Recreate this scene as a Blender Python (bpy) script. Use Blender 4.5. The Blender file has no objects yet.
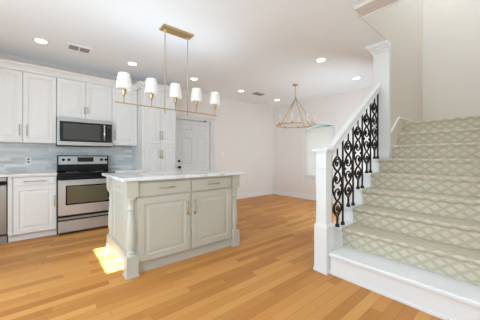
import bpy, bmesh, math, random
from mathutils import Vector, Matrix
random.seed(7)
S = bpy.context.scene
C = S.collection
PI = math.pi

# ------------------------------------------------------------------ camera
cam = bpy.data.cameras.new('camera')
co = bpy.data.objects.new('camera', cam)
C.objects.link(co)
co.location = (0, 0, 1.15)
co.rotation_euler = (PI/2, 0, math.radians(50.1-90))
cam.sensor_width = 36.0
cam.lens = 236.0/480*36
cam.shift_y = -2.5/480
cam.clip_start = 0.02
S.camera = co

# ------------------------------------------------------------------ world, sun, window daylight, added fill lamps, exposure
w = bpy.data.worlds.new('world'); S.world = w; w.use_nodes = True
nt = w.node_tree
sky = nt.nodes.new('ShaderNodeTexSky'); sky.sky_type = 'NISHITA'; sky.sun_disc = False
sky.sun_elevation = math.radians(40); sky.sun_rotation = math.radians(90)
nt.links.new(sky.outputs[0], nt.nodes['Background'].inputs[0])
nt.nodes['Background'].inputs[1].default_value = 0.22

def lamp(name, kind, loc, rot, energy, color=(1, 1, 1), **kw):
    l = bpy.data.lights.new(name, kind); l.energy = energy; l.color = color
    for k, v in kw.items(): setattr(l, k, v)
    o = bpy.data.objects.new(name, l); C.objects.link(o); o.location = loc; o.rotation_euler = rot
    return o
# sun from the west, through the high window over the kitchen
lamp('sun', 'SUN', (-6, 3, 6), (0, math.radians(-50), 0), 44.0, (.90, .95, 1), angle=math.radians(0.6))
# daylight at the west and dining windows, plus fill lamps added for brightness
COOL = (.66, .85, 1.0)
lamp('daylight_west', 'AREA', (-1.50, -0.55, 1.45), (0, math.radians(-90), 0), 28, COOL, shape='RECTANGLE', size=2.2, size_y=3.0)
lamp('fill_west_up', 'AREA', (-1.50, -0.55, 1.45), (0, math.radians(-165), 0), 40, COOL, shape='RECTANGLE', size=2.2, size_y=3.0)  # added uplight, brightens the ceiling from the west side
lamp('fill_living_up', 'AREA', (-0.2, -1.6, 0.30), (PI, 0, 0), 66, COOL, shape='RECTANGLE', size=2.0, size_y=3.0)  # added unseen uplight behind the camera, for the ceiling
lamp('fill_kitchen', 'AREA', (-1.50, 2.2, 1.30), (0, math.radians(-86), 0), 46, COOL, shape='RECTANGLE', size=0.6, size_y=1.6)  # added fill in front of solid wall, brightens the island side
lamp('daylight_dining', 'AREA', (6.30, 3.43, 1.25), (0, math.radians(90), 0), 8, (1, 1, 1), shape='RECTANGLE', size=1.0, size_y=0.8)
lamp('fill_dining_side', 'AREA', (4.35, 1.42, 1.05), (math.radians(90), 0, math.radians(-22)), 50, COOL, shape='RECTANGLE', size=1.2, size_y=1.3)  # added fill beside the stair wall, no window here
lamp('fill_stairwell', 'AREA', (3.9, 0.5, 5.2), (0, 0, 0), 44, COOL, shape='RECTANGLE', size=2.0, size_y=1.0)  # added fill at the stairwell top, no opening there

S.view_settings.view_transform = 'Standard'
S.view_settings.look = 'None'
S.view_settings.gamma = 1
S.view_settings.use_curve_mapping = False
S.view_settings.exposure = 0.07
S.cycles.max_bounces = 12
S.cycles.diffuse_bounces = 8
S.cycles.glossy_bounces = 5
S.cycles.sample_clamp_indirect = 6

# ------------------------------------------------------------------ materials
def lin(c): return tuple(((v/255)/12.92 if v <= 10 else (((v/255)+.055)/1.055)**2.4) for v in c)+(1,)
def mat(name, rgb, rough=.5, metal=0, bump=0, bscale=200, emit=0, spec=None, var=0, vscale=3):
    m = bpy.data.materials.new(name); m.use_nodes = True
    n = m.node_tree; b = n.nodes['Principled BSDF']
    b.inputs['Base Color'].default_value = lin(rgb); b.inputs['Roughness'].default_value = rough
    b.inputs['Metallic'].default_value = metal
    if spec is not None: b.inputs['Specular IOR Level'].default_value = spec
    tc = n.nodes.new('ShaderNodeTexCoord')
    if var:
        nz = n.nodes.new('ShaderNodeTexNoise'); nz.inputs['Scale'].default_value = vscale
        n.links.new(tc.outputs['Object'], nz.inputs['Vector'])
        mx = n.nodes.new('ShaderNodeMixRGB'); mx.inputs[1].default_value = lin(rgb)
        mx.inputs[2].default_value = lin(tuple(max(0, v-var) for v in rgb))
        n.links.new(nz.outputs['Fac'], mx.inputs[0]); n.links.new(mx.outputs[0], b.inputs['Base Color'])
    if bump:
        nb = n.nodes.new('ShaderNodeTexNoise'); nb.inputs['Scale'].default_value = bscale
        n.links.new(tc.outputs['Object'], nb.inputs['Vector'])
        bp = n.nodes.new('ShaderNodeBump'); bp.inputs['Strength'].default_value = bump; bp.inputs['Distance'].default_value = .002
        n.links.new(nb.outputs['Fac'], bp.inputs['Height']); n.links.new(bp.outputs[0], b.inputs['Normal'])
    if emit:
        b.inputs['Emission Color'].default_value = lin(rgb); b.inputs['Emission Strength'].default_value = emit
    return m
M = {}
M['wall'] = mat('wall_paint', (233, 226, 220), .75, bump=.15, bscale=120, var=3)
M['stairwall'] = mat('stair_wall_paint', (221, 211, 201), .75, bump=.15, bscale=120, var=3)
M['ceil'] = mat('ceiling_paint', (243, 245, 246), .85, bump=.1, bscale=150, var=2)
M['trim'] = mat('white_trim_paint', (233, 232, 230), .35, var=2)
M['cab'] = mat('white_cabinet_paint', (230, 229, 227), .4, var=2)
M['island'] = mat('sage_grey_paint', (198, 197, 184), .4, var=3)
M['door'] = mat('door_paint', (222, 222, 220), .4, var=2)
M['steel'] = mat('brushed_steel', (198, 198, 197), .38, .65, bump=.05, bscale=300, var=14, vscale=6)
M['black'] = mat('black_glass', (12, 12, 13), .08, var=2)
M['blackp'] = mat('black_enamel', (13, 12, 12), .35, spec=.3, var=2)
M['ovenglass'] = mat('oven_glass', (112, 106, 84), .08, .3, var=5)  # olive room reflection put into the glass colour
M['mwglass'] = mat('microwave_glass', (72, 70, 68), .18, 0, var=6)
M['chrome'] = mat('chrome', (225, 225, 225), .15, 1, var=4)
M['pull'] = mat('champagne_pull', (196, 182, 148), .35, .85, var=6)
M['nickel'] = mat('nickel_pull', (196, 190, 178), .4, .8, var=6)
M['brass'] = mat('brushed_brass', (206, 176, 130), .38, 1, var=8)
M['rod'] = mat('pale_brass', (214, 198, 168), .4, .8, var=8)
M['iron'] = mat('wrought_iron', (20, 19, 20), .4, .3, bump=.2, bscale=90, var=5)
M['knob'] = mat('dark_bronze', (28, 26, 26), .3, .7, var=4)
M['grille'] = mat('vent_grille', (150, 148, 145), .5, var=8)
M['plate'] = mat('white_plastic', (238, 238, 235), .35, var=2)
M['slot'] = mat('dark_slot', (70, 70, 70), .5, var=4)
M['shade'] = mat('frosted_shade', (240, 239, 235), .5, emit=.10, var=2)
M['led'] = mat('led_diffuser', (255, 252, 245), .5, emit=6)
M['ring'] = mat('white_can_trim', (245, 244, 240), .4, var=2)
M['blind'] = mat('white_blind', (246, 242, 237), .5, var=2)
_n = M['blind'].node_tree; _t = _n.nodes.new('ShaderNodeBsdfTranslucent'); _t.inputs[0].default_value = (.85, .85, .84, 1)
_m = _n.nodes.new('ShaderNodeMixShader'); _m.inputs[0].default_value = .25
_n.links.new(_n.nodes['Principled BSDF'].outputs[0], _m.inputs[1]); _n.links.new(_t.outputs[0], _m.inputs[2])
_n.links.new(_m.outputs[0], _n.nodes['Material Output'].inputs[0])
M['candle'] = mat('cream_candle_sleeve', (238, 232, 222), .4, var=3)
M['leaf'] = mat('hedge_green', (62, 72, 66), .8, bump=.6, bscale=12, var=40, vscale=5)
M['lawn'] = mat('lawn_green', (96, 118, 70), .9, bump=.4, bscale=40, var=30, vscale=5)
M['filler'] = mat('dishwasher_steel', (168, 166, 162), .38, 1, var=10)
mg = bpy.data.materials.new('window_glass'); mg.use_nodes = True
gb = mg.node_tree.nodes['Principled BSDF']
gb.inputs['Transmission Weight'].default_value = 1; gb.inputs['Roughness'].default_value = 0; gb.inputs['IOR'].default_value = 1.0
gb.inputs['Base Color'].default_value = (.95, .98, .97, 1)
M['glass'] = mg

def nodes(name, rough=.4):
    m = bpy.data.materials.new(name); m.use_nodes = True
    n = m.node_tree; return m, n, n.nodes['Principled BSDF']
class G:
    """tiny node-math helper"""
    def __init__(s, n): s.n = n
    def put(s, v, sock):
        if hasattr(v, 'is_output'): s.n.links.new(v, sock)
        else: sock.default_value = v
    def m(s, op, a, b=0.0):
        k = s.n.nodes.new('ShaderNodeMath'); k.operation = op; s.put(a, k.inputs[0]); s.put(b, k.inputs[1]); return k.outputs[0]
    def mix(s, f, a, b):
        k = s.n.nodes.new('ShaderNodeMixRGB'); s.put(f, k.inputs[0]); s.put(a, k.inputs[1]); s.put(b, k.inputs[2]); return k.outputs[0]
    def xyz(s, src):
        k = s.n.nodes.new('ShaderNodeSeparateXYZ'); s.n.links.new(src, k.inputs[0]); return k.outputs
    def vec(s, x, y, z=0.0):
        k = s.n.nodes.new('ShaderNodeCombineXYZ'); s.put(x, k.inputs[0]); s.put(y, k.inputs[1]); s.put(z, k.inputs[2]); return k.outputs[0]
    def white(s, v):
        k = s.n.nodes.new('ShaderNodeTexWhiteNoise'); k.noise_dimensions = '3D'; s.n.links.new(v, k.inputs['Vector']); return k.outputs['Value']
    def noise(s, v, sc, det=3):
        k = s.n.nodes.new('ShaderNodeTexNoise'); k.inputs['Scale'].default_value = sc; k.inputs['Detail'].default_value = det
        s.n.links.new(v, k.inputs['Vector']); return k.outputs['Fac']
    def ramp(s, f, stops):
        k = s.n.nodes.new('ShaderNodeValToRGB'); e = k.color_ramp.elements
        while len(e) < len(stops): e.new(.5)
        for q, (p, c) in zip(e, stops): q.position = p; q.color = lin(c)
        s.put(f, k.inputs[0]); return k.outputs[0]
    def bump(s, h, st, b, dist=.002):
        k = s.n.nodes.new('ShaderNodeBump'); k.inputs['Strength'].default_value = st; k.inputs['Distance'].default_value = dist
        s.n.links.new(h, k.inputs['Height']); s.n.links.new(k.outputs[0], b.inputs['Normal'])

def strips(name, rowh, length, stops, seamw, seamc, grain, rough, axes, seam_strength=1.0, vary=.4, gmix=.25):
    m, n, b = nodes(name); g = G(n)
    tc = n.nodes.new('ShaderNodeTexCoord'); o = g.xyz(tc.outputs['Object'])
    a, r = o[axes[0]], o[axes[1]]
    rr = g.m('DIVIDE', r, rowh); row = g.m('FLOOR', rr)
    sh = g.white(g.vec(row, 3.7, 1.3))
    ln = g.m('ADD', g.m('MULTIPLY', g.white(g.vec(row, 9.1, 5.5)), length*vary), length*(1-vary/2))
    aa = g.m('DIVIDE', g.m('ADD', a, g.m('MULTIPLY', sh, 7.0)), ln); pl = g.m('FLOOR', aa)
    v = g.white(g.vec(row, pl, 2.2))
    gn = g.noise(g.vec(g.m('ADD', g.m('MULTIPLY', a, grain[0]), g.m('MULTIPLY', v, 30)), g.m('MULTIPLY', r, grain[1]), row), 1.0, 4)
    col = g.ramp(g.m('ADD', g.m('MULTIPLY', v, 1-gmix), g.m('MULTIPLY', gn, gmix)), stops)
    fr = g.m('FRACT', rr); fa = g.m('FRACT', aa)
    s1 = g.m('LESS_THAN', g.m('MINIMUM', fr, g.m('SUBTRACT', 1.0, fr)), seamw/rowh/2)
    s2 = g.m('LESS_THAN', g.m('MULTIPLY', g.m('MINIMUM', fa, g.m('SUBTRACT', 1.0, fa)), ln), seamw/2)
    seam = g.m('MAXIMUM', s1, s2)
    col = g.mix(g.m('MULTIPLY', seam, seam_strength), col, lin(seamc))
    n.links.new(col, b.inputs['Base Color'])
    b.inputs['Roughness'].default_value = rough
    g.bump(g.m('SUBTRACT', g.m('MULTIPLY', gn, .25), seam), .25, b)
    return m, b
M['floor'], fb = strips('oak_floor', .083, .85, [(.05, (176, 116, 58)), (.3, (190, 130, 67)), (.55, (202, 141, 75)), (.8, (208, 150, 83)), (1, (216, 161, 94))],
                        .0025, (150, 96, 49), (2.2, 38), .45, (0, 1), .8)
fb.inputs['Specular IOR Level'].default_value = .2
M['splash'], sb_ = strips('grey_glass_mosaic', .05, .24, [(.1, (186, 190, 194)), (.4, (210, 213, 215)), (.7, (222, 224, 224)), (1, (234, 235, 234))],
                        .003, (214, 216, 215), (8, 30), .3, (0, 2), .6)

def marble(name, base, vein, sc, rough=.15):
    m, n, b = nodes(name); g = G(n); tc = n.nodes.new('ShaderNodeTexCoord')
    nz = g.noise(tc.outputs['Object'], sc, 6)
    f = g.m('SUBTRACT', 1.0, g.m('MINIMUM', g.m('MULTIPLY', g.m('ABSOLUTE', g.m('SUBTRACT', nz, .5)), 14.0), 1.0))
    big = g.noise(tc.outputs['Object'], sc*.6, 2)
    col = g.mix(g.m('MULTIPLY', f, g.m('MULTIPLY', big, .8)), lin(base), lin(vein))
    n.links.new(col, b.inputs['Base Color']); b.inputs['Roughness'].default_value = rough
    return m
M['marble'] = marble('white_veined_stone', (236, 236, 236), (165, 165, 168), 2.6)
M['counter'] = marble('pale_quartz', (234, 230, 226), (205, 200, 196), 3.5)

def carpet(name, base, light, dark, k):
    m, n, b = nodes(name); g = G(n)
    tc = n.nodes.new('ShaderNodeTexCoord'); o = g.xyz(tc.outputs['UV'])
    u = g.m('DIVIDE', o[0], .122); v = g.m('DIVIDE', o[1], .090)
    fa = g.m('ABSOLUTE', g.m('SUBTRACT', g.m('FRACT', g.m('ADD', u, v)), .5))
    fb2 = g.m('ABSOLUTE', g.m('SUBTRACT', g.m('FRACT', g.m('SUBTRACT', u, v)), .5))
    p = g.m('MULTIPLY', g.m('MAXIMUM', fa, fb2), 2.0)
    body = g.m('LESS_THAN', p, .62)
    r1 = g.m('MULTIPLY', g.m('GREATER_THAN', p, .44), g.m('LESS_THAN', p, .54))
    r2 = g.m('LESS_THAN', p, .16)
    edge = g.m('GREATER_THAN', p, .90)
    alt = g.white(g.vec(g.m('FLOOR', g.m('ADD', u, v)), g.m('FLOOR', g.m('SUBTRACT', u, v)), 1.0))
    nz = g.noise(tc.outputs['UV'], 260, 2); wear = g.noise(tc.outputs['UV'], 3.0, 2)
    col = g.mix(g.m('MULTIPLY', body, g.m('MULTIPLY', g.m('ADD', .65, g.m('MULTIPLY', alt, .35)), k)), lin(base), lin(light))
    col = g.mix(g.m('MULTIPLY', g.m('MAXIMUM', r1, r2), .45*k), col, lin(base))
    col = g.mix(g.m('MULTIPLY', edge, .38*k), col, lin(dark))
    col = g.mix(g.m('MULTIPLY', nz, .18), col, lin(dark))
    n.links.new(col, b.inputs['Base Color']); b.inputs['Roughness'].default_value = .95
    b.inputs['Specular IOR Level'].default_value = .1
    g.bump(nz, .5, b, .004)
    return m
M['carpet'] = carpet('patterned_carpet', (195, 185, 164), (217, 209, 192), (172, 161, 136), .9)
M['carpet_tread_sheen'] = carpet('carpet_tread_sheen', (200, 190, 166), (210, 203, 184), (184, 173, 148), .6)  # same carpet, grazing sheen put into a tanner, fainter tread copy

# ------------------------------------------------------------------ mesh helpers
class MB:
    def __init__(s): s.b = bmesh.new(); s.uv = None
    def quad(s, pts, smooth=False, mi=0):
        f = s.b.faces.new([s.b.verts.new(p) for p in pts]); f.smooth = smooth; f.material_index = mi; return f
    def box(s, x0, x1, y0, y1, z0, z1, bev=0, mi=0):
        t = bmesh.new(); bmesh.ops.create_cube(t, size=1)
        for v in t.verts: v.co = Vector((x0+(v.co.x+.5)*(x1-x0), y0+(v.co.y+.5)*(y1-y0), z0+(v.co.z+.5)*(z1-z0)))
        if bev: bmesh.ops.bevel(t, geom=t.edges[:], offset=bev, segments=2, affect='EDGES', profile=.5)
        s.merge(t, mi); return s
    def merge(s, t, mi=0, smooth=None):
        mp = {}
        for v in t.verts: mp[v] = s.b.verts.new(v.co)
        for f in t.faces:
            try: nf = s.b.faces.new([mp[v] for v in f.verts])
            except ValueError: continue
            nf.smooth = f.smooth if smooth is None else smooth; nf.material_index = mi
        t.free()
    def tube(s, pts, r, seg=8, caps=True, closed=False, mi=0):
        pts = [Vector(p) for p in pts]; n = len(pts); rings = []
        rs = r if isinstance(r, (list, tuple)) else [r]*n
        prev = None
        for i, p in enumerate(pts):
            if closed: d = pts[(i+1) % n]-pts[i-1]
            else: d = pts[min(i+1, n-1)]-pts[max(i-1, 0)]
            d.normalize()
            if prev is None:
                a = Vector((0, 0, 1)) if abs(d.z) < .9 else Vector((1, 0, 0))
                u = d.cross(a).normalized()
            else:
                u = (prev-d*prev.dot(d)).normalized()
            prev = u; v = d.cross(u)
            rings.append([s.b.verts.new(p+(u*math.cos(2*PI*k/seg)+v*math.sin(2*PI*k/seg))*rs[i]) for k in range(seg)])
        for i in range(n if closed else n-1):
            A, B = rings[i], rings[(i+1) % n]
            for k in range(seg):
                f = s.b.faces.new([A[k], A[(k+1) % seg], B[(k+1) % seg], B[k]]); f.smooth = True; f.material_index = mi
        if caps and not closed:
            s.b.faces.new(rings[0][::-1]).material_index = mi; s.b.faces.new(rings[-1]).material_index = mi
        return s
    def lathe(s, prof, c=(0, 0, 0), axis='z', seg=24, mi=0, caps=True):
        c = Vector(c); rings = []
        for r, h in prof:
            ring = []
            for k in range(seg):
                a = 2*PI*k/seg; x, y = max(r, 1e-4)*math.cos(a), max(r, 1e-4)*math.sin(a)
                v = {'z': (x, y, h), 'y': (x, h, y), 'x': (h, x, y)}[axis]
                ring.append(s.b.verts.new(c+Vector(v)))
            rings.append(ring)
        for A, B in zip(rings, rings[1:]):
            for k in range(seg):
                f = s.b.faces.new([A[k], A[(k+1) % seg], B[(k+1) % seg], B[k]]); f.smooth = True; f.material_index = mi
        if caps:
            for r in (rings[0][::-1], rings[-1]):
                f = s.b.faces.new(r); f.material_index = mi
        return s
    def prism(s, poly, axis, a, b, mi=0):
        """poly of 2-D points, extruded along axis from a to b"""
        def P(p, t): return {'y': (p[0], t, p[1]), 'x': (t, p[0], p[1]), 'z': (p[0], p[1], t)}[axis]
        A = [s.b.verts.new(P(p, a)) for p in poly]; B = [s.b.verts.new(P(p, b)) for p in poly]
        n = len(poly)
        s.b.faces.new(A).material_index = mi; s.b.faces.new(B[::-1]).material_index = mi
        for i in range(n):
            s.b.faces.new([A[i], A[(i+1) % n], B[(i+1) % n], B[i]]).material_index = mi
        return s
    def panel(s, a0, a1, z0, z1, front, rings, face='-y', thick=.02, mi=0):
        """door-like slab whose front is modelled by concentric rectangles: rings = [(inset, depth)]"""
        def P(a, z, d):
            return {'-y': (a, front+d, z), '-x': (front+d, a, z), '+x': (front-d, a, z), '+y': (a, front-d, z)}[face]
        L = [(0, thick)]+list(rings); R = []
        for ins, d in L:
            R.append([s.b.verts.new(P(a, z, d)) for a, z in ((a0+ins, z0+ins), (a1-ins, z0+ins), (a1-ins, z1-ins), (a0+ins, z1-ins))])
        for A, B in zip(R, R[1:]):
            for k in range(4): s.b.faces.new([A[k], A[(k+1) % 4], B[(k+1) % 4], B[k]]).material_index = mi
        s.b.faces.new(R[-1]).material_index = mi; s.b.faces.new(R[0][::-1]).material_index = mi
        return s
    def build(s, name, m, root=None, fix=True):
        if fix: bmesh.ops.recalc_face_normals(s.b, faces=s.b.faces[:])
        me = bpy.data.meshes.new(name); s.b.to_mesh(me); s.b.free()
        for q in (m if isinstance(m, (list, tuple)) else [m]): me.materials.append(M[q])
        o = bpy.data.objects.new(name, me); C.objects.link(o)
        if root is not None: attach(o, root)
        return o
LOC = {}
def attach(o, root):
    o.parent = root
    o.matrix_parent_inverse = Matrix.Translation(-LOC.get(root.name, Vector()))
def tag(o, label, cat, group=None):
    o['label'] = label; o['category'] = cat
    if group: o['group'] = group
    return o
def thing(name, label, cat, loc, group=None):
    o = bpy.data.objects.new(name, None); C.objects.link(o); o.location = loc; LOC[o.name] = Vector(loc)
    o.empty_display_size = .05
    return tag(o, label, cat, group)
def struct(o): o['kind'] = 'structure'; return o
def dup(root, dx, label):
    """copy a thing, its parts and sub-parts, moved by dx"""
    r = root.copy(); C.objects.link(r); r.location = root.location+Vector(dx); r['label'] = label
    for ch in list(root.children):
        c = ch.copy(); C.objects.link(c); c.parent = r; c.matrix_parent_inverse = ch.matrix_parent_inverse.copy()
        for gch in ch.children:
            d = gch.copy(); C.objects.link(d); d.parent = c; d.matrix_parent_inverse = gch.matrix_parent_inverse.copy()
    return r

# ------------------------------------------------------------------ dimensions
XW, XE, YN, YS, ZC = -1.6, 5.6, 5.06, -3.5, 2.73
YST = 1.165         # stair-side face of the stair wall
XP = 3.60           # front of the pillar
T = .1
# steps: nosing x and tread z
NX = {1: 2.16}; NZ = {1: .212}
for i in range(2, 10): NX[i] = 2.43+.25*(i-2); NZ[i] = .212+.183*(i-1)
YCE, YSO, YSR = 1.23, 1.395, -.10   # carpet edge, outer edge of the steps, right wall

# ------------------------------------------------------------------ shell
struct(MB().box(XW-T, XE+T, YS-T, YN+T, -.1, 0).build('floor', 'floor'))
b = MB()
b.box(XW-T, XE+T, YST+.01, YN+T, ZC, ZC+.25)
b.box(XW-T, 2.70, YS-T, YST+.01, ZC, ZC+.25)
struct(b.build('ceiling', 'ceil'))
DX0, DX1, DZ = 2.33, 3.25, 2.04      # entry door opening
b = MB(); b.box(XW-T, DX0, YN, YN+T, 0, ZC).box(DX1, XE+T, YN, YN+T, 0, ZC).box(DX0, DX1, YN, YN+T, DZ, ZC)
struct(b.build('wall_north', 'wall'))
WY0, WY1, WZ0, WZ1, WR = 3.0, 3.865, .62, 1.945, .10   # dining window
def arch(y0, y1, z, rise, n=16):
    cy, hw = (y0+y1)/2, (y1-y0)/2; R = (hw*hw+rise*rise)/(2*rise); a = math.asin(hw/R)
    return [(cy+R*math.sin(a*(1-2*i/n)), z+rise-R+R*math.cos(a*(1-2*i/n))) for i in range(n+1)]
b = MB(); b.box(XE, XE+T, 1.36, WY0, 0, ZC).box(XE, XE+T, WY1, YN+T, 0, ZC).box(XE, XE+T, WY0, WY1, 0, WZ0)
ar = arch(WY0, WY1, WZ1, WR)
b.prism([(WY1, ZC)]+ar+[(WY0, ZC)], 'x', XE, XE+T)
struct(b.build('wall_east', 'wall'))
# west wall with a high two-light window over the sink run and a wide opening further south
b = MB(); b.box(XW-.06, XW, YS, -2.05, 0, ZC).box(XW-.06, XW, 0.95, 2.64, 0, ZC).box(XW-.06, XW, 3.44, YN, 0, ZC)
b.box(XW-.06, XW, -2.05, .95, 0, .35).box(XW-.06, XW, -2.05, .95, 2.55, ZC)
b.box(XW-.06, XW, 2.64, 3.44, 0, 1.755).box(XW-.06, XW, 2.64, 3.44, 1.985, ZC)
struct(b.build('wall_west', 'wall'))
b = MB(); b.box(XW-T, -1.4, YS-T, YS, 0, ZC).box(2.0, 2.3, YS-T, YS, 0, ZC).box(-1.4, 2.0, YS-T, YS, 0, .3).box(-1.4, 2.0, YS-T, YS, 2.6, ZC)
struct(b.build('wall_south', 'wall'))
struct(MB().box(2.19, 2.3, YS-T, YSR, 0, ZC).build('wall_southeast', 'wall'))
def window(name, axis, a0, a1, z0, z1, p0, p1, nx, nz):
    b = MB(); fw = .04
    def bx(u0, u1, q0, q1):
        if axis == 'x': b.box(p0, p1, u0, u1, q0, q1)
        else: b.box(u0, u1, p0, p1, q0, q1)
    bx(a0, a1, z0, z0+fw); bx(a0, a1, z1-fw, z1); bx(a0, a0+fw, z0+fw, z1-fw); bx(a1-fw, a1, z0+fw, z1-fw)
    for i in range(1, nx): u = a0+(a1-a0)*i/nx; bx(u-.012, u+.012, z0+fw, z1-fw)
    for i in range(1, nz): q = z0+(z1-z0)*i/nz; bx(a0+fw, a1-fw, q-.012, q+.012)
    o = struct(b.build(name, 'trim'))
    g = MB(); m = (p0+p1)/2
    if axis == 'x': g.box(m-.003, m+.003, a0+fw, a1-fw, z0+fw, z1-fw)
    else: g.box(a0+fw, a1-fw, m-.003, m+.003, z0+fw, z1-fw)
    g.build('pane', 'glass', o)
    return o
window('window_2', 'x', -2.05, .95, .35, 2.55, XW-.05, XW-.01, 3, 2)
window('window_3', 'y', -1.4, 2.0, .3, 2.6, YS-.07, YS-.03, 4, 2)
b = MB(); b.box(XW-.04, XW-.02, 3.03, 3.05, 1.755, 1.985)
struct(b.build('window_4', 'trim'))
# stairwell: wall along the stairs, far wall, right wall, upper ceiling
b = MB(); b.box(XP+.06, XE, YST+.009, 1.355, 0, ZC); b.box(2.70, 5.3, YST+.009, YST+.155, ZC+.25, 5.3)
b.prism([(2.70, ZC), (XP+.06, ZC), (XP+.06, 0), (5.3, 0), (5.3, 5.3), (2.70, 5.3)], 'y', YST, YST+.009)
struct(b.build('wall_stair_left', 'stairwall'))
struct(MB().box(5.3, 5.4, YSR-.1, YST, 0, 5.3).build('wall_stair_far', 'stairwall'))
struct(MB().box(2.3, 5.4, YSR-.1, YSR, 0, 5.3).build('wall_stair_right', 'stairwall'))
struct(MB().box(2.60, 2.70, YSR-.1, YST+.15, ZC+.25, 5.3).build('wall_stair_front', 'stairwall'))
struct(MB().box(2.60, 5.5, YSR-.1, YST+.2, 5.3, 5.4).build('ceiling_stairwell', 'ceil'))
b = MB(); b.box(2.50, 2.70, YSR, 1.13, ZC-.035, ZC+.0, .004)
struct(b.build('beam', 'stairwall'))
b = MB(); b.box(2.692, 2.706, YSR, 1.135, ZC-.045, ZC+.02)
struct(b.build('trim_4', 'trim'))
# baseboards
b = MB(); b.box(DX1+.10, XE, YN-.015, YN, 0, .12).box(DX1+.10, XE, YN-.010, YN, .12, .135)
struct(b.build('baseboard_north', 'trim'))
b = MB(); b.box(XE-.015, XE, 1.36, YN-.016, 0, .12).box(XE-.010, XE, 1.36, YN-.016, .12, .135)
struct(b.build('baseboard_east', 'trim'))
# pillar at the end of the stair wall, with its crown
pl = struct(MB().box(XP, XP+.06, 1.158, 1.36, 0, ZC, .004).build('pillar', 'trim'))
b = MB()
for i, (o_, z0, z1) in enumerate(((.012, 2.60, 2.625), (.022, 2.625, 2.65), (.040, 2.65, 2.675), (.060, 2.675, 2.70), (.070, 2.70, 2.728))):
    b.box(XP-o_, XP+.06, 1.158-.008, 1.36+o_, z0, z1, .004)
b.build('capital', 'trim', pl)

# door_1 in the north wall
d = MB()
yf = YN+.012
d.box(DX0+.006, DX1-.006, yf+.008, yf+.04, .006, DZ-.006)
xm = (DX0+DX1)/2
xs = [(DX0+.006, DX0+.12), (DX0+.12, xm-.05), (xm-.05, xm+.05), (xm+.05, DX1-.12), (DX1-.12, DX1-.006)]
zs = [(.006, .25), (.25, .83), (.83, .98), (.98, 1.61), (1.61, 1.76), (1.76, 1.925), (1.925, DZ-.006)]
for i, (x0, x1) in enumerate(xs):
    for j, (z0, z1) in enumerate(zs):
        if i in (1, 3) and j in (1, 3, 5): d.panel(x0, x1, z0, z1, yf, [(0, 0), (.012, .010), (.03, .010), (.05, .003)], thick=.02)
        else: d.box(x0, x1, yf, yf+.02, z0, z1)
door = struct(d.build('door_1', 'door'))
def knob(x, z, name):
    b = MB(); b.lathe([(.026, yf), (.026, yf-.008), (.012, yf-.012), (.012, yf-.03), (.026, yf-.036), (.03, yf-.05), (.022, yf-.06), (.0, yf-.062)], (x, 0, z), 'y', 20)
    b.build(name, 'knob', door)
knob(2.41, .925, 'knob')
b = MB(); b.lathe([(.028, yf), (.028, yf-.012), (.022, yf-.02), (0, yf-.021)], (2.41, 0, 1.07), 'y', 20); b.build('deadbolt', 'knob', door)
b = MB()
for (x0, x1, z0, z1) in ((DX0-.09, DX0, 0, DZ+.09), (DX1, DX1+.09, 0, DZ+.09), (DX0, DX1, DZ, DZ+.09)):
    b.box(x0, x1, YN-.018, YN+.01, z0, z1, .004)
b.box(DX0-.10, DX0-.07, YN-.026, YN, 0, DZ+.10); b.box(DX1+.07, DX1+.10, YN-.026, YN, 0, DZ+.10); b.box(DX0-.1, DX1+.1, YN-.026, YN, DZ+.07, DZ+.10)
struct(b.build('trim_2', 'door'))
t = thing('door_contact_sensor', 'small white sensor with a dark tip over the top edge of the panelled door', 'sensor', (3.08, YN-.03, 2.05))
MB().box(3.06, 3.10, YN-.055, YN-.018, 2.055, 2.13, .006).build('housing', 'plate', t)
MB().box(3.066, 3.094, YN-.05, YN-.02, 2.022, 2.054, .004).build('contact', 'knob', t)

# window_1 in the east wall: frame, arched light, casing, sill
b = MB()
x0, x1 = XE+.03, XE+.08
b.box(x0, x1, WY0, WY0+.05, WZ0, WZ1).box(x0, x1, WY1-.05, WY1, WZ0, WZ1).box(x0, x1, WY0+.05, WY1-.05, WZ0, WZ0+.05).box(x0, x1, WY0+.05, WY1-.05, 1.27, 1.31)
ai = arch(WY0+.04, WY1-.04, WZ1, WR-.03)
b.prism(ar+ai[::-1], 'x', x0, x1)
w1 = struct(b.build('window_1', 'trim'))
g = MB(); g.prism([(WY1-.03, WZ0+.03)]+[(y, z) for y, z in arch(WY0+.03, WY1-.03, WZ1, WR-.015)]+[(WY0+.03, WZ0+.03)], 'x', XE+.052, XE+.058); g.build('pane', 'glass', w1)
b = MB()
cw = .075
b.box(XE-.018, XE, WY1, WY1+cw, WZ0-.02, WZ1, .004).box(XE-.018, XE, WY0-cw, WY0, WZ0-.02, WZ1, .004)
ao = arch(WY0-cw, WY1+cw, WZ1, WR+.05)
b.prism(ao+ar[::-1], 'x', XE-.018, XE)
b.build('casing', 'trim', w1)
b = MB(); b.box(XE-.05, XE+.02, WY0-cw-.03, WY1+cw+.03, WZ0-.05, WZ0-.02, .005).box(XE-.015, XE, WY0-cw, WY1+cw, WZ0-.12, WZ0-.05, .003)
b.build('sill', 'trim', w1)
t = thing('window_blind', 'white slatted blind lowered over the dining window with the arched top left clear', 'blind', (XE-.01, (WY0+WY1)/2, 1.93))
MB().box(XE-.035, XE+.012, WY0+.006, WY1-.006, 1.895, 1.935, .004).build('head_rail', 'blind', t)
b = MB(); z = 1.872
while z > WZ0+.05:
    b.quad([(XE-.030, WY0+.01, z-.022), (XE-.030, WY1-.01, z-.022), (XE+.004, WY1-.01, z+.026), (XE+.004, WY0+.01, z+.026)])
    b.quad([(XE-.030, WY0+.01, z-.024), (XE-.030, WY1-.01, z-.024), (XE+.004, WY1-.01, z+.023), (XE+.004, WY0+.01, z+.023)][::-1])
    z -= .042
b.build('slats', 'blind', t, fix=False)
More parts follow.
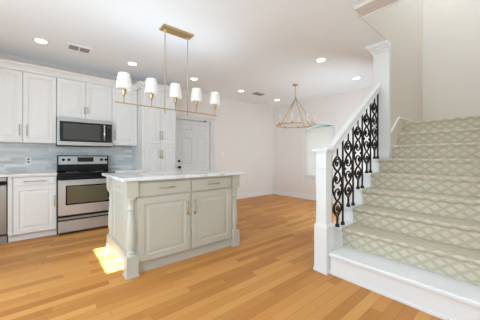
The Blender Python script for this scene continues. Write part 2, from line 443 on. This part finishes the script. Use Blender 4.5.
MB().box(XE-.030, XE+.006, WY0+.01, WY1-.01, WZ0+.005, WZ0+.03, .004).build('bottom_rail', 'blind', t)
b = MB()
for y in (WY0+.12, (WY0+WY1)/2, WY1-.12): b.tube([(XE-.032, y, 1.9), (XE-.032, y, WZ0+.03)], .0015, 6)
b.build('ladder_cord', 'blind', t)

# outside
o = MB().box(XE+T+.3, 16, -8, 14, -.2, -.1).build('lawn', 'lawn'); o['kind'] = 'structure'
b = MB()
for i in range(60):
    t_ = bmesh.new(); bmesh.ops.create_icosphere(t_, subdivisions=2, radius=random.uniform(.5, 1.0))
    c = Vector((random.uniform(9.6, 11.2), random.uniform(1, 9), random.uniform(.3, 2.6)))
    for v in t_.verts: v.co = v.co*(1+random.uniform(-.12, .12))+c
    b.merge(t_, 0, True)
o = b.build('hedge', 'leaf'); o['kind'] = 'stuff'; tag(o, 'green hedge seen through the arched glass above the blind', 'hedge')

# ------------------------------------------------------------------ kitchen
YB, YU = 4.40, 4.67         # base fronts, upper fronts
RP = [(0, .004), (.004, 0), (.058, 0), (.064, .009), (.078, .009), (.105, .002)]
RD = [(0, .004), (.004, 0)]
def pull_v(root, x, z0, z1, y, m='nickel'):
    b = MB(); b.tube([(x, y-.028, z0), (x, y-.028, z1)], .006, 10)
    for z in (z0+.02, z1-.02): b.tube([(x, y+.001, z), (x, y-.028, z)], .005, 8)
    return b.build('pull', m, root)
def pull_h(root, x0, x1, z, y, m='nickel'):
    b = MB(); b.tube([(x0, y-.028, z), (x1, y-.028, z)], .006, 10)
    for x in (x0+.02, x1-.02): b.tube([(x, y+.001, z), (x, y-.028, z)], .005, 8)
    return b.build('pull', m, root)
def upper(label, x0, x1, z0, z1, doors, group='white upper cabinets'):
    t = thing('upper_cabinet', label, 'cabinet', ((x0+x1)/2, YU+.19, z0), group)
    MB().box(x0+.001, x1-.001, YU+.02, YN-.002, z0, z1).build('body', 'cab', t)
    for (a, c, px) in doors:
        dd = MB().panel(a+.003, c-.003, z0+.004, z1-.012, YU, RP).build('door', 'cab', t)
        if px is not None: pull_v(dd, px, z0+(.10 if z1-z0 > .7 else .09), z0+(.26 if z1-z0 > .7 else .205), YU)
    return t
upper('white two-door upper cabinet left of the microwave', -.612, .166, 1.37, 2.41, [(-.612, -.223, -.256), (-.223, .166, -.178)])
upper('short white two-door upper cabinet above the microwave', .168, .944, 1.785, 2.41, [(.168, .55, .527), (.55, .944, .575)])
upper('white single-door upper cabinet between the microwave and the tall pantry', .946, 1.377, 1.37, 2.41, [(.946, 1.377, .985)])
# crown along the cabinets
def crown(b, x0, x1, yf, endl=False):
    prof = [(yf+.02, 2.41), (yf-.004, 2.41), (yf-.008, 2.43), (yf-.012, 2.44), (yf-.035, 2.47), (yf-.06, 2.485), (yf-.07, 2.495), (yf-.07, 2.51), (yf+.02, 2.51)]
    b.prism(prof, 'x', x0, x1)
    b.box(x0, x1, yf+.02, YN, 2.41, 2.505)
b = MB(); crown(b, -1.0, 1.40, YU)
PX0, PX1 = 1.383, 2.03
crown(b, PX0-.05, PX1+.05, YB)
prof = [(PX0, 2.412), (PX0-.008, 2.43), (PX0-.035, 2.47), (PX0-.06, 2.485), (PX0-.07, 2.495), (PX0-.07, 2.512), (PX0, 2.512)]
b.prism(prof, 'y', YB-.07, YU+.0)
struct(b.build('trim_1', 'cab'))
# tall pantry
t = thing('pantry_cabinet', 'tall white pantry cabinet with four doors beside the entry door', 'cabinet', ((PX0+PX1)/2, YB+.3, 0))
MB().box(PX0, PX1, YB+.02, YN-.002, .0, 2.41).build('body', 'cab', t)
for (a, c, px, gx) in ((1.42, 1.716, 1.695, 0), (1.72, 2.012, 1.742, 1)):
    dd = MB().panel(a, c, 1.41, 2.398, YB, RP).build('door', 'cab', t); pull_v(dd, px, 1.48, 1.65, YB, 'pull')
    dd = MB().panel(a, c, .115, 1.395, YB, RP).build('door', 'cab', t); pull_v(dd, px, 1.13, 1.30, YB, 'pull')
# base cabinets
def base(label, x0, x1, px, filler=0):
    t = thing('base_cabinet', label, 'cabinet', ((x0+x1)/2, YB+.3, 0), 'white base cabinets')
    MB().box(x0, x1, YB+.02, YN-.014, .10, .888).build('body', 'cab', t)
    MB().box(x0, x1, YB+.075, YB+.09, 0, .10).build('toe_kick', 'cab', t)
    a = x0+filler
    if filler: MB().box(x0, a-.006, YB, YB+.02, .10, .885).build('filler_strip', 'cab', t)
    dr = MB().panel(a+.004, x1-.006, .765, .872, YB, RD).build('drawer', 'cab', t)
    pull_h(dr, (a+x1)/2-.125, (a+x1)/2+.115, .82, YB)
    dd = MB().panel(a+.004, x1-.006, .10, .752, YB, RP).build('door', 'cab', t)
    pull_v(dd, px, .44, .60, YB)
base('white base cabinet with drawer left of the stove', -.358, .160, .13, .047)
base('white base cabinet with drawer right of the stove, behind the island', .936, 1.378, .965)
def worktop(label, x0, x1):
    tag(MB().box(x0, x1, YB-.03, YN-.012, .889, .925, .006).build('worktop', 'counter'), label, 'worktop', 'pale kitchen worktops')
worktop('pale stone worktop left of the stove', -1.55, .164)
worktop('pale stone worktop between the stove and the tall pantry', .934, 1.38)
struct(MB().box(-1.55, 1.383, YN-.012, YN, .90, 1.42).build('backsplash', 'splash'))
# dishwasher, door standing slightly ajar
t = thing('dishwasher', 'stainless steel dishwasher at the left end of the kitchen run', 'dishwasher', (-.66, YB+.3, 0))
MB().box(-.960, -.366, YB+.03, YN-.05, .11, .885).build('body', 'blackp', t)
dd = MB().box(-.958, -.368, YB-.0, YB+.028, .13, .80, .006).build('door', 'filler', t)
b = MB().box(-.958, -.368, YB-.002, YB+.028, .835, .882, .004); b.build('control_panel', 'filler', t)
b = MB(); b.tube([(-.94, YB-.045, .80), (-.36, YB-.045, .80)], .012, 10)
for x in (-.90, -.40): b.tube([(x, YB+.0, .80), (x, YB-.045, .80)], .010, 8)
b.build('handle', 'blackp', t)
b = MB().box(-.955, -.37, YB+.055, YB+.07, .0, .115)
b.build('kick_grille', 'grille', t)

# stove
SX0, SX1, SY = .170, .928, 4.35
t = thing('stove', 'stainless steel electric stove with black glass top and oven', 'stove', ((SX0+SX1)/2, SY+.33, 0))
MB().box(SX0+.004, SX1-.004, SY+.03, YN-.05, .03, .905).build('body', 'blackp', t)
b = MB().box(SX0, SX1, SY-.004, YN-.10, .893, .915, .006)
b.build('cooktop', 'black', t)
for (x, y, r) in ((.37, 4.55, .095), (.73, 4.55, .075), (.37, 4.82, .075), (.73, 4.82, .095)):
    b = MB(); b.lathe([(r, .9152), (r, .9162), (r-.006, .9162), (r-.006, .9152)], (x, y, 0), 'z', 32, caps=False)
    b.build('burner_ring', 'grille', t)
MB().box(SX0+.002, SX1-.002, SY+.004, SY+.03, .815, .892).build('front_panel', 'blackp', t)
dd = MB().box(SX0+.002, SX1-.002, SY, SY+.03, .288, .812, .005).build('oven_door', 'steel', t)
MB().panel(.262, .838, .436, .732, SY-.001, [(0, .0), (.022, 0), (.026, .004)], thick=.004).build('window_frame', 'black', dd)
MB().box(.286, .814, SY-.0015, SY+.002, .460, .708).build('window', 'ovenglass', dd)
b = MB(); b.tube([(SX0+.04, SY-.045, .845), (SX1-.04, SY-.045, .845)], .013, 12)
for x in (SX0+.06, SX1-.06): b.tube([(x, SY+.006, .845), (x, SY-.045, .845)], .011, 8)
b.build('handle', 'blackp', dd)
dd = MB().box(SX0+.002, SX1-.002, SY+.002, SY+.03, .035, .202, .005).build('drawer', 'steel', t)
MB().prism([(SY+.004, .258), (SY+.004, .224), (SY-.014, .228), (SY-.02, .250)], 'x', SX0+.002, SX1-.002).build('pull_rail', 'steel', dd)
bg = MB().box(SX0+.012, SX1-.004, 4.87, YN-.06, .916, 1.185, .008).build('backguard', 'blackp', t)
MB().box(SX0+.03, SX1-.022, 4.866, 4.872, 1.035, 1.170, .002).build('control_plate', 'steel', bg)
MB().box(.455, .69, 4.863, 4.868, 1.075, 1.155).build('display', 'black', bg)
for x in (.262, .337, .812, .884):
    b = MB(); b.lathe([(.022, 4.866), (.022, 4.858), (.017, 4.855), (.015, 4.835), (0, 4.834)], (x, 0, 1.112), 'y', 20)
    b.build('knob', 'blackp', bg)

# microwave
MY = 4.60
t = thing('microwave', 'stainless steel over-range microwave above the stove', 'microwave', (.557, MY+.2, 1.335))
MB().box(.170, .945, MY+.02, YN-.014, 1.335, 1.783).build('body', 'blackp', t)
MB().box(.170, .945, MY, MY+.02, 1.722, 1.782, .003).build('vent_strip', 'steel', t)
MB().box(.170, .945, MY, MY+.02, 1.345, 1.405, .003).build('lower_strip', 'steel', t)
MB().box(.170, .202, MY, MY+.02, 1.405, 1.722, .002).build('side_strip', 'steel', t)
MB().box(.930, .945, MY, MY+.02, 1.405, 1.722, .002).build('side_strip', 'steel', t)
dd = MB().box(.202, .84, MY-.004, MY+.02, 1.406, 1.721, .004).build('door', 'black', t)
MB().box(.245, .755, MY-.0055, MY, 1.44, 1.69).build('window', 'mwglass', dd)
b = MB(); b.tube([(.806, MY-.004, 1.70), (.806, MY-.035, 1.685), (.806, MY-.045, 1.57), (.806, MY-.035, 1.45), (.806, MY-.004, 1.435)], .013, 12)
b.build('handle', 'chrome', dd)
cp = MB().box(.842, .930, MY-.003, MY+.02, 1.406, 1.721, .003).build('control_panel', 'black', t)
MB().box(.858, .915, MY-.0045, MY-.002, 1.655, 1.690).build('display', 'mwglass', cp)

# outlets and switch
def plate(name, label, cat, x, z, y, kind):
    t = thing(name, label, cat, (x, y, z), None)
    MB().box(x-.036, x+.036, y-.006, y, z-.058, z+.058, .003).build('plate', 'plate', t)
    b = MB()
    if kind == 'outlet':
        for dz in (-.022, .022): b.lathe([(.016, y-.006), (.016, y-.0085), (0, y-.0085)], (x, 0, z+dz), 'y', 16)
        b.build('receptacle', 'grille', t)
    else:
        b.box(x-.006, x+.006, y-.016, y-.006, z-.012, z+.012, .002); b.build('toggle', 'plate', t)
plate('power_outlet', 'white outlet plate on the grey backsplash left of the stove', 'outlet', -.174, 1.10, YN-.012, 'outlet')
plate('light_switch', 'white switch plate on the wall right of the panelled door', 'switch', 3.63, 1.23, YN, 'switch')
plate('power_outlet', 'white outlet plate low on the blank wall behind the island', 'outlet', 4.46, .45, YN, 'outlet')

# ------------------------------------------------------------------ island
IX0, IX1, IY0, IY1 = .604, 1.986, 2.38, 3.29
t = thing('kitchen_island', 'sage grey kitchen island with turned corner posts and two drawers', 'island', ((IX0+IX1)/2, (IY0+IY1)/2, 0))
MB().box(IX0+.065, IX1-.065, 2.42, IY1-.04, .105, .924).build('body', 'island', t)
b = MB().box(IX0+.065, IX1-.065, 2.445, 2.46, 0, .105); b.box(IX0+.08, IX0+.095, 2.46, IY1-.05, 0, .105).box(IX1-.095, IX1-.08, 2.46, IY1-.05, 0, .105).box(IX0+.095, IX1-.095, IY1-.065, IY1-.05, 0, .105)
b.build('toe_kick', 'island', t)
b = MB()
PY0, PY1 = IY0+.11, IY1-.11
b.panel(PY0, PY1, .105, .924, IX0+.038, [(0, .002), (.002, 0), (.10, 0), (.106, .008), (.12, .008), (.15, .002)], face='-x', thick=.028)
b.build('side_panel', 'island', t)
b = MB(); b.panel(PY0, PY1, .105, .924, IX1-.038, [(0, .002), (.002, 0), (.10, 0), (.106, .008), (.12, .008), (.15, .002)], face='+x', thick=.028)
b.build('side_panel', 'island', t)
for x0, x1 in ((IX0+.022, IX0+.04), (IX1-.04, IX1-.022)):
    MB().box(x0, x1, PY0, PY1, .105, .19, .004).box(x0+.004, x1-.004, PY0, PY1, .19, .205, .003).build('base_moulding', 'island', t)
def post(cx, cy):
    b = MB(); h = .055
    b.box(cx-h, cx+h, cy-h, cy+h, .012, .205, .003)
    b.box(cx-h-.007, cx+h+.007, cy-h-.007, cy+h+.007, 0, .022, .004)
    b.box(cx-h, cx+h, cy-h, cy+h, .765, .924, .003)
    p = [(.055, .765), (.054, .75), (.046, .735), (.036, .722), (.034, .67), (.036, .662), (.043, .655), (.043, .648), (.036, .640), (.034, .63),
         (.036, .58), (.041, .50), (.046, .42), (.049, .36), (.047, .31), (.039, .27), (.034, .252), (.034, .246), (.044, .240), (.044, .230), (.036, .224), (.046, .212), (.052, .205)]
    b.lathe([(r, z) for r, z in p[::-1]], (cx, cy, 0), 'z', 24)
    b.build('corner_post', 'island', t)
for cx in (IX0+.055, IX1-.055):
    for cy in (IY0+.055, IY1-.055): post(cx, cy)
YI = 2.40
for (a, c) in ((.712, 1.279), (1.297, 1.865)):
    dr = MB().panel(a+.002, c-.002, .766, .900, YI, [(0, .004), (.004, 0)]).build('drawer', 'island', t)
    m_ = (a+c)/2; pull_h(dr, m_-.085, m_+.085, .838, YI, 'pull')
    dd = MB().panel(a+.002, c-.002, .118, .748, YI, [(0, .004), (.004, 0), (.062, 0), (.068, .007), (.082, .007), (.115, .001)]).build('door', 'island', t)
    pull_v(dd, 1.238 if a < 1 else 1.325, .512, .675, YI, 'pull')
tag(MB().box(.560, 2.045, 2.345, 3.335, .925, .957, .006).build('countertop', 'marble'), 'white veined stone slab topping the sage grey island', 'countertop')

# ------------------------------------------------------------------ staircase
t = thing('staircase', 'white staircase with patterned carpet runner rising to the right', 'staircase', (2.2, .6, 0))
# body of the flight (white), carpet strip, stub ends of the steps
prof = [(2.46, 0), (2.46, NZ[2]-.012)]
for i in range(2, 10):
    nxt = NX[i+1]+.03 if i < 9 else 5.3
    prof += [(NX[i]+.03, NZ[i]-.012), (nxt, NZ[i]-.012)]
prof = [(2.46, 0)]
for i in range(2, 10):
    prof.append((NX[i]+.03, NZ[i]-.012))
    prof.append(((NX[i+1]+.03) if i < 9 else 5.298, NZ[i]-.012))
prof.append((5.298, 0))
b = MB()
for i in range(2, 10):
    x0, x1 = NX[i]+.03, (NX[i+1]+.03 if i < 9 else 5.298)
    y1 = YSO if x1 < XP+.1 and i < 6 else YST-.002
    if i == 6: y1 = YST-.002
    b.box(x0, x1, YSR+.002, y1, 0, NZ[i]-.012)
b.box(NX[6]+.03, XP-.002, YST-.002, YSO, 0, NZ[6]-.012)
b.build('flight', 'trim', t)
b = MB()
b.box(2.19, 2.459, YSR+.002, 1.222, 0, .172); b.box(2.272, 2.459, 1.222, YSO, 0, .172)
b.box(2.19-.012, 2.19, YSR+.002, 1.222, 0, .02)
b.build('starting_step_riser', 'trim', t)
b = MB(); b.box(NX[1], 2.459, YSR+.002, 1.222, .174, NZ[1], .010); b.box(2.274, 2.459, 1.222, YSO+.01, .174, NZ[1])
b.build('starting_step_tread', 'trim', t)
for i in range(2, 7):
    x1 = NX[i+1]+.028 if i < 6 else XP-.002
    y0 = YCE if i < 6 else YCE
    MB().box(NX[i]-.004, x1, y0, YSO+.012, NZ[i]-.03, NZ[i]+.004, .006).build('tread_end', 'trim', t)
# carpet with UVs (u across, v along the walk line)
bm = bmesh.new(); uvl = bm.loops.layers.uv.new('UVMap')
pts = []   # (x, z, is_tread)
for i in range(2, 10):
    X, Z = NX[i], NZ[i]
    r = X+.022
    pts += [(r, NZ[i-1]+.004 if i == 2 else NZ[i-1]+.006, 0), (r, Z-.045, 0), (X+.012, Z-.032, 0), (X+.002, Z-.020, 0), (X, Z-.006, 0), (X+.006, Z+.004, 0), (X+.02, Z+.009, 1)]
    pts.append(((NX[i+1]+.016, Z+.008, 1) if i < 9 else (5.296, Z+.009, 1)))
s = 0; rows = []; yl = [YSR+.003, YCE]
NY = 14
def ymax(x): return YCE if x < XP else YST-.003
for k, (x, z, tr) in enumerate(pts):
    if k: s += math.hypot(x-pts[k-1][0], z-pts[k-1][1])
    ye = YCE if x < XP+.02 else YST-.003
    rows.append(([bm.verts.new((x, YSR+.003+(ye-YSR-.003)*j/NY, z)) for j in range(NY+1)], s, ye))
for k in range(len(rows)-1):
    (A, sa, ya), (B, sb, yb) = rows[k], rows[k+1]
    tr = pts[k][2] and pts[k+1][2]
    for j in range(NY):
        f = bm.faces.new([A[j+1], A[j], B[j], B[j+1]]); f.material_index = 1 if tr else 0
        for lp, sv in zip(f.loops, (sa, sa, sb, sb)): lp[uvl].uv = (lp.vert.co.y, sv)
# bound edge of the carpet beside the white step ends
for k in range(len(rows)-1):
    a, c = rows[k][0][-1].co, rows[k+1][0][-1].co
    f = bm.faces.new([bm.verts.new(p) for p in (a, c, (c.x+.02, c.y, c.z-.014), (a.x+.02, a.y, a.z-.014))])
    for lp in f.loops: lp[uvl].uv = (lp.vert.co.x, lp.vert.co.z)
me = bpy.data.meshes.new('carpet'); bm.to_mesh(me); bm.free(); me.materials.append(M['carpet']); me.materials.append(M['carpet_tread_sheen'])
o = bpy.data.objects.new('carpet', me); C.objects.link(o); attach(o, t)
# skirt board on the stair wall
b = MB()
sl = .183/.25
sk = [(XP+.062, 1.0), (XP+.062, 1.745-sl*(3.985-XP-.062)), (3.985, 1.745), (5.298, 1.755), (5.298, 1.60), (4.1, 1.60)]
b.prism(sk, 'y', YST-.012, YST+.001); sb2 = struct(b.build('baseboard_stair', 'stairwall'))
b = MB(); up = sk[1:4]
b.prism(up+[(p[0]-(.004 if i else 0), p[1]-.022) for i, p in reversed(list(enumerate(up)))], 'y', YST-.024, YST-.012)
b.build('cap_moulding', 'trim', sb2)

# ------------------------------------------------------------------ railing
t = thing('stair_railing', 'white handrail and newel with black scrolled iron balusters beside the stairs', 'railing', (2.2, 1.295, 0))
nx, ny = 2.20, 1.297
b = MB(); h = .070
b.box(nx-h-.006, nx+h+.002, ny-h-.004, ny+h+.006, 0, .03, .003)
b.box(nx-h, nx+h, ny-h, ny+h, .03, .46, .004)
def frus(b, h0, h1, z0, z1):
    A = [b.b.verts.new((nx+sx*h0, ny+sy*h0, z0)) for sx, sy in ((-1, -1), (1, -1), (1, 1), (-1, 1))]
    B = [b.b.verts.new((nx+sx*h1, ny+sy*h1, z1)) for sx, sy in ((-1, -1), (1, -1), (1, 1), (-1, 1))]
    for k in range(4): b.b.faces.new([A[k], A[(k+1) % 4], B[(k+1) % 4], B[k]])
frus(b, .070, .056, .46, .49)
b.box(nx-.056, nx+.056, ny-.056, ny+.056, .488, 1.21, .003)
np_ = b.build('newel_post', 'trim', t)
MB().box(nx-.063, nx+.063, ny-.063, ny+.063, 1.040, 1.058, .006).build('collar', 'trim', np_)
b = MB().box(nx-.068, nx+.068, ny-.068, ny+.068, 1.195, 1.214, .004)
b.box(nx-.086, nx+.086, ny-.086, ny+.086, 1.212, 1.240, .006); b.build('cap', 'trim', np_)
YR = 1.285
def railz(x): return 1.372+.70*(x-2.5)
# handrail: moulded section swept up the slope
sec = [(-.030, -.050), (.030, -.050), (.034, -.030), (.026, -.012), (.034, .010), (.036, .030), (.026, .046), (0, .052), (-.026, .046), (-.036, .030), (-.034, .010), (-.026, -.012), (-.034, -.030)]
b = MB()
xs_ = [2.245, 2.30, 2.42, 3.60]
zz = [1.205, 1.222, railz(2.42), railz(3.60)]
rg = []
for x, z in zip(xs_, zz): rg.append([b.b.verts.new((x, YR+p, z+q)) for p, q in sec])
for A, B in zip(rg, rg[1:]):
    for k in range(len(sec)): b.b.faces.new([A[k], A[(k+1) % len(sec)], B[(k+1) % len(sec)], B[k]])
b.b.faces.new(rg[0]); b.b.faces.new(rg[-1][::-1])
b.build('handrail', 'trim', t)
def under(x): return railz(x)-.047 if x > 2.42 else 1.19
def foot(b, x, z):
    b.prism([(x-.016, z), (x+.016, z), (x+.016, z+.012), (x+.009, z+.034), (x-.009, z+.034), (x-.016, z+.012)], 'y', YR-.016, YR+.016)
for i in range(1, 7):
    x = NX[i]+.14 if i > 1 else 2.32
    if i == 6: x = 3.565
    z0 = NZ[i]+.004
    b = MB(); b.box(x-.008, x+.008, YR-.008, YR+.008, z0, under(x)+.006); foot(b, x, z0)
    b.build('baluster', 'iron', t)
def scroll(x, z0, zt):
    """iron panel: two crossing sinuous strands, curls inside, stem and foot"""
    b = MB(); W = .092
    zb, zu = z0+.115, z0+.765
    keys = [(0, 0), (.13, 1), (.255, 0), (.5, -1), (.745, 0), (.87, 1), (1, 0)]
    def off(u):
        for (a, va), (c, vc) in zip(keys, keys[1:]):
            if a <= u <= c:
                q = (u-a)/(c-a)
                return va*(math.cos(q*PI/2))**.75 if vc == 0 else vc*math.sin(q*PI/2)**.75
        return 0
    for sg in (-1, 1):
        pts_ = [(x+sg*W*off(k/48), YR+sg*.004, zb+(zu-zb)*k/48) for k in range(49)]
        b.tube(pts_, .0102, 8)
    b.tube([(x, YR, zu-.01), (x, YR, under(x)+.008)], .009, 8)
    b.box(x-.009, x+.009, YR-.009, YR+.009, z0, zb+.01); foot(b, x, z0)
    H = zu-zb
    for u, dx, sg, a0 in ((.875, -.010, 1, -PI/2), (.62, -.030, -1, PI/2), (.38, .030, -1, -PI/2), (.125, .008, 1, PI/2)):
        cx, cz = x+dx, zb+u*H
        r0 = abs({.875: .745, .62: .745, .38: .255, .125: .255}[u]-u)*H
        sp = []
        for k in range(32):
            q = k/31; an = a0+sg*q*PI*2.7; r = (r0-.016)*(1-q)**1.7+.016
            sp.append((cx*q+x*(1-q)+r*math.cos(an), YR, cz+r*math.sin(an)))
        b.tube(sp, .0088, 8)
        t_ = bmesh.new(); bmesh.ops.create_icosphere(t_, subdivisions=2, radius=.015)
        for v in t_.verts: v.co += Vector(sp[-1])
        b.merge(t_, 0, True)
    for sg in (-1, 1):
        t_ = bmesh.new(); bmesh.ops.create_icosphere(t_, subdivisions=2, radius=.019)
        for v in t_.verts: v.co += Vector((x+sg*W*.98, YR, zb+.5*H))
        b.merge(t_, 0, True)
    b.build('scroll_panel', 'iron', t)
for i in range(2, 7):
    scroll(NX[i]+.02, NZ[i]+.004, 0)

# ------------------------------------------------------------------ ceiling lamps and vents
rl = thing('recessed_light', 'x', 'ceiling light', (0, 0, ZC), 'recessed ceiling lights')
b = MB(); b.lathe([(.088, ZC), (.088, ZC-.004), (.080, ZC-.008), (.066, ZC-.006), (.062, ZC)], (0, 0, 0), 'z', 32, caps=False); b.build('trim_ring', 'ring', rl)
b = MB(); b.lathe([(.064, ZC-.001), (.064, ZC-.004), (.0, ZC-.0045)], (0, 0, 0), 'z', 32); b.build('diffuser', 'led', rl)
spots = [(-.018, 4.19, 'round recessed ceiling light left of the white ceiling vent, over the kitchen cabinets'),
         (1.163, 4.22, 'round recessed ceiling light between the white ceiling vent and the double-rod fixture'),
         (2.335, 4.23, 'round recessed ceiling light in front of the panelled entry door'),
         (3.614, 4.285, 'round recessed ceiling light beside the small grey ceiling vent'),
         (4.938, 4.32, 'round recessed ceiling light in the dining corner, behind the ring chandelier'),
         (4.79, 2.12, 'round recessed ceiling light near the pillar, between ring chandelier and handrail'),
         (3.459, 2.092, 'round recessed ceiling light in the open ceiling right of the ring chandelier')]
for i, (x, y, lb) in enumerate(spots):
    if i == 0: rl.location = (x, y, ZC); rl['label'] = lb; src = rl
    else: dup(src, (x-spots[0][0], y-spots[0][1], 0), lb)
    sp = lamp('downlight', 'SPOT', (x, y, ZC-.03), (0, 0, 0), 1.0, (1, .97, .93), spot_size=math.radians(150), spot_blend=1, shadow_soft_size=.06)
t = thing('ceiling_vent', 'white rectangular ceiling vent with two grilles above the kitchen', 'vent', (.40, 4.12, ZC))
b = MB(); x0, x1, y0, y1 = .250, .565, 4.0, 4.245
for q in ((x0, x1, y0, y0+.045), (x0, x1, y1-.045, y1), (x0, x0+.035, y0+.045, y1-.045), (x1-.035, x1, y0+.045, y1-.045), ((x0+x1)/2-.008, (x0+x1)/2+.008, y0+.045, y1-.045)):
    b.box(q[0], q[1], q[2], q[3], ZC-.010, ZC, .002)
b.build('frame', 'ring', t)
for a, c in ((x0+.035, (x0+x1)/2-.008), ((x0+x1)/2+.008, x1-.035)):
    b = MB(); b.box(a, c, y0+.045, y1-.045, ZC-.002, ZC-.0005, mi=1)
    for k in range(9):
        y = y0+.052+k*.0175; b.quad([(a, y, ZC-.002), (c, y, ZC-.002), (c, y+.010, ZC-.009), (a, y+.010, ZC-.009)])
    b.build('grille', ['grille', 'slot'], t)
t = thing('ceiling_vent', 'small grey ceiling vent near the corner behind the ring chandelier', 'vent', (4.08, 4.2, ZC))
b = MB(); x0, x1, y0, y1 = 3.96, 4.26, 4.12, 4.30
for q in ((x0, x1, y0, y0+.02), (x0, x1, y1-.02, y1), (x0, x0+.02, y0+.02, y1-.02), (x1-.02, x1, y0+.02, y1-.02)):
    b.box(q[0], q[1], q[2], q[3], ZC-.008, ZC, .002)
b.build('frame', 'grille', t)
b = MB(); b.box(x0+.02, x1-.02, y0+.02, y1-.02, ZC-.002, ZC-.0005, mi=1)
for k in range(7):
    y = y0+.028+k*.019; b.quad([(x0+.02, y, ZC-.002), (x1-.02, y, ZC-.002), (x1-.02, y+.008, ZC-.008), (x0+.02, y+.008, ZC-.008)])
b.build('grille', ['grille', 'slot'], t)

# linear chandelier over the island
LY, LZ = 2.78, 1.742
t = thing('linear_chandelier', 'brass bar chandelier with five white shades hung by two rods above the island', 'chandelier', (1.29, LY, LZ))
MB().box(1.095, 1.490, LY-.076, LY+.072, ZC-.022, ZC-.0005, .003).build('canopy', 'brass', t)
for x in (1.138, 1.440):
    b = MB(); b.lathe([(.018, ZC-.022), (.018, ZC-.05), (.008, ZC-.06), (.006, ZC-.07)], (x, LY, 0), 'z', 16)
    b.tube([(x, LY, ZC-.06), (x, LY, LZ-.055)], .0055, 10)
    for k in range(10): b.lathe([(.0055, 0), (.0085, .004), (.0085, .010), (.0055, .014)], (x, LY, ZC-.12-k*.035), 'z', 12)
    b.build('rod', 'rod', t)
MB().box(.590, 1.900, LY-.006, LY+.006, LZ-.0055, LZ+.0055, .001).build('bar', 'brass', t)
for i in range(5):
    x = .679+.2965*i
    b = MB(); b.lathe([(.0045, LZ+.005), (.0045, LZ+.080)], (x, LY, 0), 'z', 12)
    b.lathe([(.006, LZ+.078), (.011, LZ+.090), (.028, LZ+.138), (.030, LZ+.150), (.012, LZ+.152)], (x, LY, 0), 'z', 20)
    hd = b.build('holder', 'brass', t)
    b = MB(); z0, z1 = LZ+.152, LZ+.322
    b.lathe([(.077, z0), (.075, z0+.05), (.068, z0+.12), (.060, z1-.006), (.0565, z1)], (x, LY, 0), 'z', 28, caps=False)
    b.lathe([(.074, z0), (.072, z0+.05), (.065, z0+.12), (.057, z1-.010)], (x, LY, 0), 'z', 28, caps=False)
    b.build('lamp_shade', 'shade', t)
    lamp('shade_glow', 'AREA', (x, LY, z1+.002), (PI, 0, 0), 0.65, COOL, shape='DISK', size=.10)

# ring chandelier over the dining area
RX, RY, RZ, RR = 4.20, 3.15, 1.847, .40
t = thing('ring_chandelier', 'brass ring chandelier with thin candle sleeves hanging in the dining corner', 'chandelier', (RX, RY, RZ))
CX = 4.165
b = MB(); b.lathe([(.062, ZC-.0005), (.062, ZC-.012), (.045, ZC-.024), (.012, ZC-.030), (.010, ZC-.045), (0, ZC-.046)], (RX, RY, 0), 'z', 24); b.build('canopy', 'brass', t)
ap = Vector((RX, RY, 2.44))
b = MB()
for k in range(7):
    z = ZC-.055-k*.034
    pts_ = []
    for a in range(12):
        an = 2*PI*a/12; r1, r2 = .010*math.cos(an), .022*math.sin(an)
        pts_.append((RX+(r1 if k % 2 else 0), RY+(0 if k % 2 else r1), z+r2))
    b.tube(pts_, .003, 6, closed=True)
b.build('chain', 'brass', t)
b = MB()
pts_ = [(RX+RR*math.cos(2*PI*a/64), RY+RR*math.sin(2*PI*a/64), RZ) for a in range(64)]
b.tube(pts_, .010, 8, closed=True); b.build('ring', 'brass', t)
base_a = math.radians(50.1)+PI     # towards the viewer's side of the room
for k in range(4):
    an = base_a+math.radians(46+90*k)
    b = MB(); b.tube([ap, (RX+RR*math.cos(an), RY+RR*math.sin(an), RZ+.008)], .0075, 8); b.build('support_rod', 'brass', t)
b = MB(); b.lathe([(.012, 2.42), (.020, 2.435), (.016, 2.455), (.006, 2.475)], (RX, RY, 0), 'z', 16); b.build('hub', 'brass', t)
for k in range(8):
    an = base_a+math.radians(23+45*k); x, y = RX+RR*math.cos(an), RY+RR*math.sin(an)
    b = MB(); b.lathe([(.010, RZ+.002), (.014, RZ+.016), (.026, RZ+.024), (.026, RZ+.030), (.012, RZ+.031)], (x, y, 0), 'z', 16)
    b.lathe([(.012, RZ-.022), (.014, RZ-.012), (.010, RZ+.0)], (x, y, 0), 'z', 16)
    cu = b.build('candle_cup', 'brass', t)
    b = MB(); b.lathe([(.0095, RZ+.031), (.0095, RZ+.20), (.004, RZ+.205)], (x, y, 0), 'z', 12); b.build('candle_sleeve', 'candle', cu)
